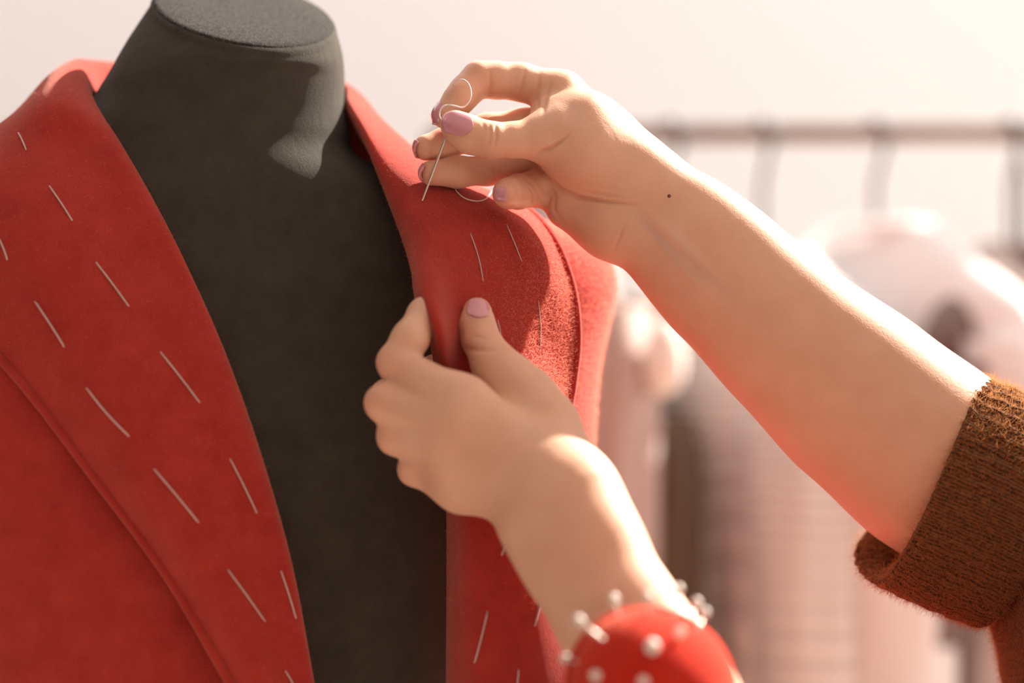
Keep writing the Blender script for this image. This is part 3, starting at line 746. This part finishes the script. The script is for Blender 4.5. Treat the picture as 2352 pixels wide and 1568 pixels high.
# elastic strap round the wrist
c0 = PT(1448, 1465, -.188); ad = (PT(1530, 1600, -.22) - PT(1350, 1295, -.15)).normalized(); e1 = ad.cross(Vector((0, 1, 0))).normalized(); e2 = ad.cross(e1)
hw = PR(131, -.188); V = []
c0 = PT(1500, 1560, -.165)
hw = PR(142, -.165)
for k in (-.011, .011):
    for j in range(48):
        a = 2 * math.pi * j / 48; V.append(c0 + ad * k + e1 * math.cos(a) * hw + e2 * math.sin(a) * hw * .82)
st = mesh('wrist_strap', V, grid_faces(2, 48, True), M['dark_felt']); solidify(st, .0012); adopt(st, pc)
# pins
PINS = [(1330, 1425, 1385, 1468, 'leaning out at the left edge of the pincushion'), (1410, 1376, 1425, 1420, 'upright in front of the bare wrist'), (1488, 1372, 1490, 1410, 'against the sunlit edge of the wrist'),
 (1558, 1353, 1548, 1410, 'standing tallest behind the cushion crown'), (1600, 1385, 1580, 1430, 'behind the right of the cushion crown'), (1618, 1408, 1600, 1450, 'low on the far right of the cushion crown'),
 (1492, 1487, 1500, 1495, 'pushed into the middle of the red dome, largest'), (1560, 1456, 1556, 1466, 'on the upper right of the red dome'), (1477, 1558, 1482, 1566, 'low on the middle of the red dome'),
 (1360, 1548, 1372, 1552, 'sunk flat into the left of the red dome'), (1300, 1513, 1325, 1520, 'poking out beside the lower left cushion rim')]
dgm = [bvh_of(dome)] if not bpy.context.view_layer.update() else None
cpc = PCM @ Vector((0, 0, Rd * .30))
for k, (hx, hy, bx_, by_, where) in enumerate(PINS):
    d = (PT(bx_, by_, 0) - CAMP).normalized(); t, mw = dgm[0]; inv = mw.inverted()
    h = t.ray_cast(inv @ CAMP, (inv.to_3x3() @ d).normalized())
    pb = mw @ h[0] if h[0] is not None else PT(bx_, by_, -.205)
    if k in (6, 7, 8, 9):
        out = (pb - cpc).normalized(); ph = pb + out * (.0035 if k != 9 else .001)
    else:
        ph = PT(hx, hy, pb.y - (.004 if k < 3 else -.012))
    pr = empty('pearl_pin', pb, 'white pearl-headed pin ' + where, 'pin', 'pins in the wrist pincushion')
    dr = (ph - cpc).normalized()
    sh = tube('shaft', [ph, pb, pb + (cpc - pb) * .35], .0005 if k > 0 else .0009, M['steel'], None, 8); adopt(sh, pr)
    hr = .0037 if k in (6,) else .0026
    hd = lathe('head', [(hr * math.sin(a), -hr * 1.15 * math.cos(a)) for a in np.linspace(.05, math.pi - .05, 14)], M['pearl'], None, 20)
    hd.data.transform(Matrix.Translation(ph) @ dr.to_track_quat('Z', 'Y').to_matrix().to_4x4()); adopt(hd, pr)

# ------------------------------------------------------------------ clothes rack behind
YR = .95
rail_z = PT(0, 308, YR).z
rack = empty('clothes_rack', (.6, YR, 0), 'brown metal clothes rail across the pale back wall', 'clothes rack')
x0, x1 = PT(1000, 308, YR).x, 1.5
adopt(tube('rail', [(x0, YR, rail_z), (x1, YR, rail_z)], .0095, M['rail'], None, 16), rack)
for x in (x0, x1):
    adopt(tube('upright', [(x, YR, .02), (x, YR, rail_z)], .011, M['rail'], None, 14), rack)
    adopt(tube('foot', [(x, YR - .22, .02), (x, YR + .22, .02)], .012, M['rail'], None, 14), rack)
def gm(name, c, rib=0):
    m = mat(name, c, .9); b = bsdf(m); b.inputs['Sheen Weight'].default_value = .2; b.inputs['Specular IOR Level'].default_value = .15
    if rib:
        tc = N(m, 'ShaderNodeTexCoord'); wv = N(m, 'ShaderNodeTexWave', bands_direction='X'); wv.inputs['Scale'].default_value = rib; wv.inputs['Distortion'].default_value = 1.0
        L(m, tc.outputs['UV'], wv.inputs['Vector']); r = ramp(m, wv.outputs['Fac'], [(.2, tuple(k * .82 for k in c)), (.8, c)]); L(m, r.outputs[0], b.inputs['Base Color']); bump(m, wv.outputs['Fac'], .8, .006)
    else: bump(m, noise(m, 300, 4).outputs[0], .3, .001)
    return m
def garment(name, hook_px, yaw, mtl, label, length=.75, sw=.20, thick=.045, drop=.0, folds=.010, label_h=None, sl=.58):
    hx = PT(hook_px, 308, YR).x; hz = rail_z
    wd = Vector((math.cos(yaw), math.sin(yaw), 0)); nd = Vector((-wd.y, wd.x, 0)); zt = hz - .075 - drop
    hg = empty('coat_hanger', (hx, YR, hz), label_h, 'hanger', 'hangers on the rail')
    hk = [Vector((hx, YR, hz)) + wd * (.016 * math.sin(a)) + Vector((0, 0, -.004 + .016 * math.cos(a))) for a in np.linspace(-1.9, 1.6, 12)] + [Vector((hx, YR, hz - .05)), Vector((hx, YR, zt + .004))]
    adopt(tube('hook', hk, .0032, M['hook'], None, 8), hg)
    sh = [Vector((hx, YR, zt)) + wd * s * sw * .9 + Vector((0, 0, -.07 * abs(s) ** 1.3)) for s in np.linspace(-1, 1, 15)]
    adopt(tube('shoulder_bar', sh, .006, M['hook'], None, 8), hg)
    g = empty(name, (hx, YR, zt), label, 'garment', 'clothes hanging on the rail')
    prof = [(.012, .055, .40), (.0, .075, .45), (.015, .10, .6), (.04, .145, .8), (.075, sw - .005, 1.0), (.12, sw + .005, 1.05), (.22, sw - .005, 1.1), (.40, sw - .01, 1.1), (length, sw + .015, 1.2)]
    R_ = []; n = 72; ph = random.random() * 6
    for (s, hw_, th_) in prof:
        rr = []
        for j in range(n):
            t = 2 * math.pi * j / n; q = min(1, s / .35)
            f = 1 + folds / thick * q * (math.sin(5 * t + ph) + .6 * math.sin(9 * t + ph * 2))
            x = hw_ * math.copysign(abs(math.cos(t)) ** .8, math.cos(t)); y = thick * th_ * math.sin(t) * f
            rr.append(tuple(Vector((hx, YR, zt - s + .012)) + wd * x + nd * y))
        R_.append(rr)
    gg = catmull(np.array(R_), 60); o = mesh('garment_body', gg.reshape(-1, 3), grid_faces(60, n, True), mtl); add_uv(o, 60, n, True); solidify(o, .002); adopt(o, g)
    if sl > 0:
        for sd in (-1, 1):
            R_ = []; n2 = 36
            for (u, r1, r2) in ((0, .05, .052), (.10, .058, .054), (.3, .052, .05), (.65, .046, .044), (1, .040, .040)):
                c = Vector((hx, YR, zt - .095 - u * sl)) + wd * sd * (sw - .02 + .05 * math.sqrt(u))
                R_.append([tuple(c + wd * math.cos(2 * math.pi * j / n2) * r1 * (1 + .08 * math.sin(7 * j / n2 * 6.28 + u * 9)) + nd * math.sin(2 * math.pi * j / n2) * r2) for j in range(n2)])
            gg = catmull(np.array(R_), 30); o = mesh('garment_sleeve', gg.reshape(-1, 3), grid_faces(30, n2, True), mtl); add_uv(o, 30, n2, True); solidify(o, .002); adopt(o, g)
    cl = [Vector((hx, YR, zt + .012)) + wd * math.cos(a) * .06 + nd * math.sin(a) * .035 for a in np.linspace(0, 2 * math.pi, 40)]
    adopt(tube('garment_collar', cl, .007, mtl, None, 10), g)
    return g
R = math.radians
garment('hanging_sweater', 1215, R(-72), gm('mauve_cloth', (.50, .38, .34)), 'mauve brown garment hanging next to the coat shoulder', label_h='dark hanger with the mauve brown garment')
jk = garment('hanging_jacket', 1345, R(-72), gm('dark_brown_cloth', (.10, .06, .035)), 'dark brown garment with an added cream oval for a sunlit patch, a narrow dark strip on the rail', label_h='dark hanger with the dark brown garment', sw=.16, drop=.10)
c_ = PT(1525, 822, .72)
hd_ = lathe('sunlit_patch', [(.019 * math.sin(a) * (1 + .12 * math.cos(a)), -.034 * math.cos(a)) for a in np.linspace(.06, math.pi - .06, 16)], gm('sunlit_cream', (.95, .90, .82)), None, 28)  # bright cream ellipsoid standing in for a sunlit patch among the garments
hd_.data.transform(Matrix.Translation(c_)); adopt(hd_, jk)
garment('hanging_cardigan', 1540, R(-56), gm('beige_knit', (.94, .89, .86), 9), 'beige ribbed knit garment hanging under the long bare forearm', label_h='dark hanger with the beige ribbed knit', drop=.10)
garment('hanging_blouse', 1750, R(-60), gm('white_cloth', (.94, .91, .90)), 'white garment behind the middle of the long forearm', label_h='second dark hook from the coat, with the white garment', drop=.06)
garment('hanging_shirt', 2010, R(-55), gm('bright_white_cloth', (.92, .90, .90)), 'bright white garment with a sunlit shoulder above the forearm', label_h='dark hook above the sunlit white shoulder', drop=.03)
garment('hanging_jumper', 2350, R(-125), gm('grey_mauve_cloth', (.20, .14, .125)), 'grey mauve short-sleeved garment showing dark above and below the rolled cuff', label_h='hanger with the grey mauve garment', drop=.05, sl=.25)
garment('hanging_dress', 2320, R(-60), gm('pale_pink_cloth', (.88, .82, .80)), 'pale pink garment behind the rust cuff by the dark hook', label_h='dark hook with the pale pink garment', drop=.08)

# ------------------------------------------------------------------ loose fibres on the woollens
def near_edge(c, n): return .25 + 3 * np.clip(1 - np.abs(n[:, 1]) * 1.3, 0, 1)
def px_of(c): return to_px(c)
fuzz('wool_fuzz', lapel_r, 14000, .0020, .00003, M['coat_fuzz'], coat, lambda c, n: 1.0 * (c[:, 2] > 1.2))
fuzz('wool_fuzz', lapel_r, 14000, .0026, .00006, M['coat_fuzz'], coat, lambda c, n: np.clip((c[:, 0] + .03) / .06, 0, 1) ** 2 * np.exp(-((c[:, 2] - 1.35) / .045) ** 2) * (n[:, 1] < .2))  # extra pale fibres massed to brighten the sunlit triangle by the thumb
fuzz('wool_fuzz', lapel_l, 9000, .0022, .00003, M['coat_fuzz'], coat)
fuzz('wool_fuzz', body_c, 16000, .0030, .00007, M['coat_fuzz'], coat, lambda c, n: 1.0 * (c[:, 0] > .015) * (c[:, 2] > 1.25) * (c[:, 1] < .12))  # pale fibres on the right side only, whitening its sunlit cloth
fuzz('wool_fuzz', cuff, 26000, .0065, .00006, M['knit_fuzz'], person)
fuzz('wool_fuzz', sleeve, 12000, .0065, .00006, M['knit_fuzz'], person, lambda c, n: 1.0 * (c[:, 0] < .36))
fuzz('felt_fuzz', cap, 9000, .0012, .00005, M['cap_fuzz'], form)
